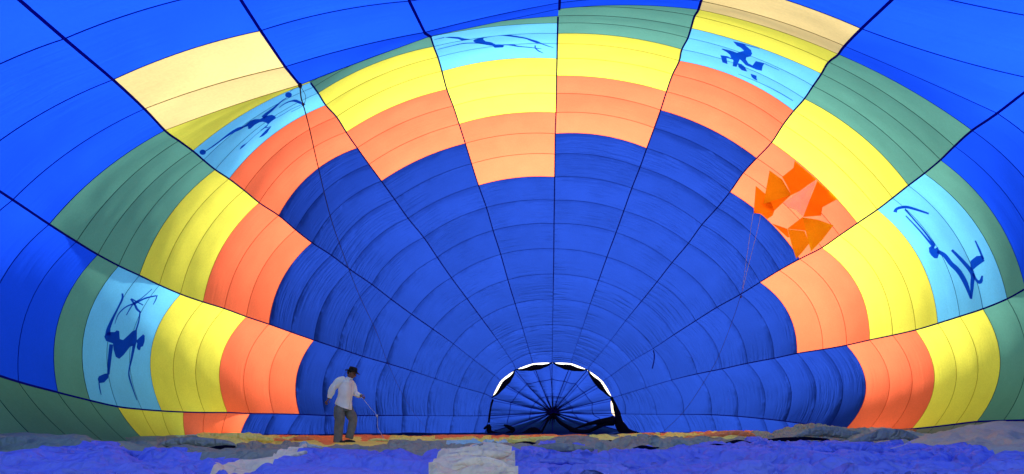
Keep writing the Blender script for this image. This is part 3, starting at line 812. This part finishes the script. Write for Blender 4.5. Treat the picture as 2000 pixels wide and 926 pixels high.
# shirt: torso loft with an open hem, and two sleeves
def loft(name, rings, mat, close_top=True, seg=28, fold=.014, parent=None):
    """rings: (centre, half width x, half depth y, tilt)"""
    vs, fs = [], []
    n = len(rings)
    full = []
    for i in range(n-1):
        g = lambda j: rings[max(0, min(n-1, j))]
        for s in range(4):
            t = s/4
            c = Vector([cr(g(i-1)[0][k], g(i)[0][k], g(i+1)[0][k], g(i+2)[0][k], t) for k in range(3)])
            full.append((c,)+tuple(cr(g(i-1)[m], g(i)[m], g(i+1)[m], g(i+2)[m], t) for m in (1, 2, 3)))
    full.append(rings[-1])
    for j, (c, rx, ry, tl) in enumerate(full):
        for s in range(seg):
            a = 2*math.pi*s/seg
            x = math.cos(a)*rx; y = math.sin(a)*ry
            k = 1 + fold/max(rx, .03)*noise.noise(Vector((math.cos(a)*1.6, math.sin(a)*1.6, j*.16)))*2.2
            vs.append(c + Vector((x*k, y*k, x*tl)))
    for j in range(len(full)-1):
        for s in range(seg):
            q = (s+1) % seg; fs.append((j*seg+s, (j+1)*seg+s, (j+1)*seg+q, j*seg+q))
    if close_top: fs.append(tuple(range(seg)))
    o = mesh(name, vs, fs, mat, parent or man)
    sol = o.modifiers.new('Solidify', 'SOLIDIFY'); sol.thickness = .005
    return o
sh = loft('shirt', [(J(322,208), .050,.055,-.3), (J(312,222), .085,.10,-.3), (J(300,240), .125,.185,-.25), (J(290,275), .145,.20,-.2), (J(287,330), .155,.19,-.15),
      (J(275,400), .160,.18,-.15), (J(262,460), .178,.185,-.25), (J(257,500), .190,.195,-.38)], M['shirt'])
def sleeve(pts, rad, mat, name, parent, amp=.22):
    P = []; n = len(pts); R = []
    for i in range(n-1):
        g = lambda j: pts[max(0, min(n-1, j))]; h = lambda j: rad[max(0, min(n-1, j))]
        for s in range(6):
            t = s/6; P.append(Vector([cr(g(i-1)[k], g(i)[k], g(i+1)[k], g(i+2)[k], t) for k in range(3)])); R.append(cr(h(i-1), h(i), h(i+1), h(i+2), t))
    P.append(pts[-1]); R.append(rad[-1]); vs, fs = [], []; seg = 18
    for i, p in enumerate(P):
        t = (P[min(i+1, len(P)-1)]-P[max(i-1, 0)]).normalized()
        a = Vector((0, 1, 0)); a = (a-t*a.dot(t)).normalized(); b = t.cross(a)
        for s in range(seg):
            w = 2*math.pi*s/seg
            rr = R[i]*(1+amp*noise.noise(Vector((math.cos(w)*1.3+p.x, math.sin(w)*1.3, i*.33))))
            vs.append(p+a*math.cos(w)*rr+b*math.sin(w)*rr)
    for i in range(len(P)-1):
        for s in range(seg):
            q = (s+1) % seg; fs.append((i*seg+s, i*seg+q, (i+1)*seg+q, (i+1)*seg+s))
    fs.append(tuple(range(seg))[::-1])
    o = mesh(name, vs, fs, mat, parent); so_ = o.modifiers.new('Solidify', 'SOLIDIFY'); so_.thickness = .005
    return o
sleeve([J(285,228,-.10), J(250,242,-.16), J(198,300,-.21), J(168,370,-.21), J(150,410,-.195)], [.075,.088,.080,.068,.050], M['shirt'], 'sleeve', sh)
sleeve([J(310,240,.10), J(325,262,.15), J(350,345,.17), J(392,375,.12), J(425,388,.085)], [.07,.078,.072,.062,.046], M['shirt'], 'sleeve', sh)
loft('collar', [(J(322,214), .062,.066,-.35), (J(326,203), .060,.064,-.35)], M['shirt'], close_top=False, fold=0, parent=sh)
# placket and buttons on the front edge
pl = [J(362,262,-.05), J(362,330,-.06), J(358,400,-.07), J(345,470,-.07), J(338,530,-.06)]
vs, fs = tube([p+Vector((-.008,-.06,0)) for p in pl], .004, 5); mesh('placket', vs, fs, plain('shirt_shadow_thread', (.40,.40,.38), .9), sh)
# trousers: seat and two legs
tr = loft('trousers', [(J(262,462), .155,.155,-.1), (J(258,500), .165,.17,-.1), (J(260,540), .165,.175,0)], M['trouser'], close_top=False, fold=.004)
sleeve([J(236,500,-.07), J(233,570,-.09), J(236,650,-.10), J(228,750,-.10), J(218,852,-.10)], [.125,.122,.108,.098,.100], M['trouser'], 'trouser_leg', tr, .12)
sleeve([J(288,500,.07), J(315,560,.08), J(345,635,.08), J(335,715,.07), J(308,815,.06)], [.125,.118,.100,.092,.090], M['trouser'], 'trouser_leg', tr, .14)
def shoe(c, ang, dy):
    bm = bmesh.new(); bmesh.ops.create_uvsphere(bm, u_segments=18, v_segments=12, radius=1)
    for v in bm.verts:
        x, y, z = v.co
        z2 = z*.045*(1 if x < 0 else 1-.35*x) ; 
        if z2 < -.028: z2 = -.028
        v.co = c + Matrix.Rotation(ang, 3, 'Z') @ Vector((x*.145+.05, y*.048*(1+.15*x), z2+.030))
    bm_obj('shoe', bm, M['shoe'], man)
shoe(J(225,862,-.10), -.4, 0); shoe(J(290,860,.06), -.05, 0)
# hands: palm, four bent fingers, thumb
def hand(c, along, out, up, curl):
    """c wrist; along: towards the fingertips; out: across the palm towards the thumb; up: back of the hand"""
    V = [(c, (.020,.015)), (c+along*.035, (.036,.016)), (c+along*.085, (.040,.016))]
    E = [(0,1),(1,2)]
    o = skin_obj('hand', V, E, M['skin'], 1, 1)
    for i, (of, L) in enumerate(((.030,.070),(.011,.080),(-.010,.074),(-.029,.058))):
        b = c+along*.078+out*of; a1 = curl*.5; pts = [b]
        d1 = along
        for j in range(3):
            d1 = (d1*math.cos(a1) - up*math.sin(a1)).normalized(); pts.append(pts[-1]+d1*L*(.42,.33,.25)[j]); a1 = curl*.9
            along_, up_ = d1, None
            u2 = (up - d1*up.dot(d1)); 
        skin_obj('finger', [(p, (.0095,.0090,.0085,.0075)[k]) for k, p in enumerate(pts)], chain(4), M['skin'], 0, 1, parent=o)
    t0 = c+along*.03+out*.030
    tp = [t0, t0+(along*.6+out*.8-up*.2).normalized()*.035, t0+(along*.6+out*.8-up*.2).normalized()*.035+(along*.95+out*.1-up*.3).normalized()*.032]
    skin_obj('thumb', [(p, (.012,.0105,.009)[k]) for k, p in enumerate(tp)], chain(3), M['skin'], 0, 1, parent=o)
hand(J(140,420,-.19), Vector((-.45,-.1,-.88)).normalized(), Vector((.85,-.2,-.42)).normalized(), Vector((-.1,-.95,.1)).normalized(), .5)
hand(J(425,388,.08), Vector((.85,-.1,-.42)).normalized(), Vector((.35,-.3,.8)).normalized(), Vector((.1,.95,.1)).normalized(), 1.0)
hx = lambda cx, cy: (620+cx/5.147, 700+cy/5.147)
u1, v1 = hx(460, 408)
rope('cord', [(u1-6,v1-4,11.84),(u1,v1,11.82),(722,795,11.8),(736,811,11.8),(737,822,11.8),(738,836,11.8),(744,846,11.8),(752,862,11.8)], .0055, 'cord',
     'thin pale cord with a white knot held in the hand of the man', 'cord', extra=[(736,812,11.8,.026)])

# ------------------------------------------------------------------ bunched cloth lying on the floor, with black rolls for shade
def heap(path, mat, d, label, amp=.5):
    o = lump('cloth_and_shade_fold', [(u, v-1.5, r*1.15) for u, v, r in path], env, mat, d*.84, label=label, amp=amp)  # cloth rolls; those in black stand for shade between the folds
heap([(296,878,2),(330,868,6),(375,864,8),(415,868,9),(452,872,6),(462,876,2)], 'fgrey', 9.4, 'grey green fold of cloth at the left')
heap([(384,858,2),(420,855,7),(460,857,8),(500,858,7),(535,862,3)], 'fyellow', 11.6, 'yellow fold of cloth at the left')
heap([(352,880,1),(400,879,3),(440,875,3.5),(460,874,2)], 'black', 9.2, 'black roll standing for the shade under the grey green fold')  # shade beneath the fold, built as a black roll
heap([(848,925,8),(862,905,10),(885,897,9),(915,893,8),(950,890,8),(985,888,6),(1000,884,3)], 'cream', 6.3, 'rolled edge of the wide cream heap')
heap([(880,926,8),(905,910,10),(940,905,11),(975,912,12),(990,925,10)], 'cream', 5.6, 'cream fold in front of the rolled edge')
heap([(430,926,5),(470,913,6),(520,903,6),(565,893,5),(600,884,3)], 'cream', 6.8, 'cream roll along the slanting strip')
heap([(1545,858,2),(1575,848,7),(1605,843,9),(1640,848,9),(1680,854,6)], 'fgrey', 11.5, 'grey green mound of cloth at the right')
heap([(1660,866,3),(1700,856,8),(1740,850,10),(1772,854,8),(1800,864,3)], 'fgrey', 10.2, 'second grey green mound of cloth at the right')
heap([(1490,862,1),(1530,860,3),(1580,858,3),(1620,861,2)], 'black', 10.9, 'black roll standing for the shade below the right mound')  # black roll in place of the mound's shade
heap([(1330,864,2),(1365,858,5),(1400,853,6),(1440,850,6),(1475,853,3)], 'forange', 12.4, 'orange fold near the right blue panels')
heap([(1340,870,2),(1380,864,5),(1420,862,5),(1460,860,4),(1485,862,2)], 'fyellow', 11.6, 'yellow fold near the right blue panels')
heap([(1060,862,2),(1100,857,5),(1140,856,5),(1190,860,3)], 'forange', 12.2, 'orange fold below the valve')
heap([(990,866,2),(1040,861,5),(1075,860,5),(1100,865,2)], 'fyellow', 11.8, 'yellow fold below the valve')
heap([(1190,872,2),(1240,867,5),(1280,868,5),(1330,872,3)], 'fgrey', 10.4, 'grey green fold below the shaded cloth')
heap([(1020,884,2),(1060,876,6),(1110,875,7),(1160,880,3)], 'fgrey', 9.0, 'grey green fold below the valve')
heap([(1180,896,3),(1240,890,6),(1300,893,7),(1370,890,6),(1430,896,3)], 'f_blue', 7.6, 'blue fold in front, right of the middle')
heap([(1560,884,3),(1630,877,7),(1700,880,8),(1760,888,5)], 'f_blue', 8.2, 'blue fold in front of the right mounds')
heap([(60,905,3),(130,893,8),(210,888,9),(290,893,7),(350,900,3)], 'f_blue', 7.4, 'blue fold in front at the left')
heap([(1030,908,3),(1100,902,6),(1180,908,7),(1250,914,4)], 'f_blue', 6.2, 'blue fold in front of the valve')
heap([(1480,915,4),(1570,905,8),(1650,908,9),(1750,918,5)], 'f_blue', 6.0, 'blue fold nearest the right')
heap([(1560,850,1),(1620,845,4),(1690,843,5),(1750,843,4),(1790,842,2)], 'forange', 12.9, 'orange fold at the foot of the right orange panels')
for i in range(19):
    a = 548+i*50+random.uniform(-12, 12)
    if 640 < a < 720: continue
    L = random.uniform(18, 34); b = random.uniform(857, 861) - (max(0, a-1250)*.02); c = random.choice(('forange', 'fyellow'))
    b += 4 if c == 'fyellow' else 0; r = random.uniform(2.4, 4)
    heap([(a-L,b+random.uniform(0,3),.8),(a-L*.4,b-1,r),(a+L*.3,b+random.uniform(-1,1),r*.9),(a+L,b+random.uniform(0,3),.6)], c, 12.8-(1.0 if c == 'fyellow' else 0), None)
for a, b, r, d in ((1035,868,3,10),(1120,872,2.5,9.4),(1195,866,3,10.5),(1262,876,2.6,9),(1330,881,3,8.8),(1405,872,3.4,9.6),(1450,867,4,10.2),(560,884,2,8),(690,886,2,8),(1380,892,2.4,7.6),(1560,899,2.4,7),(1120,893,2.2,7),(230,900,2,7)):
    L = random.uniform(16, 36); heap([(a-L,b+random.uniform(-1,2),.6),(a-L*.3,b-1,r),(a+L*.4,b+1,r*.8),(a+L,b+random.uniform(-2,1),.5)], 'black', d, None)  # small black rolls painted in as shaded crevices of the floor cloth
rope('cord', [(1739,876,6.4),(1757,872,6.4),(1772,866,6.5),(1787,859,6.6)], .005, 'cord', 'short white cord lying on the blue cloth at the far right', 'cord')
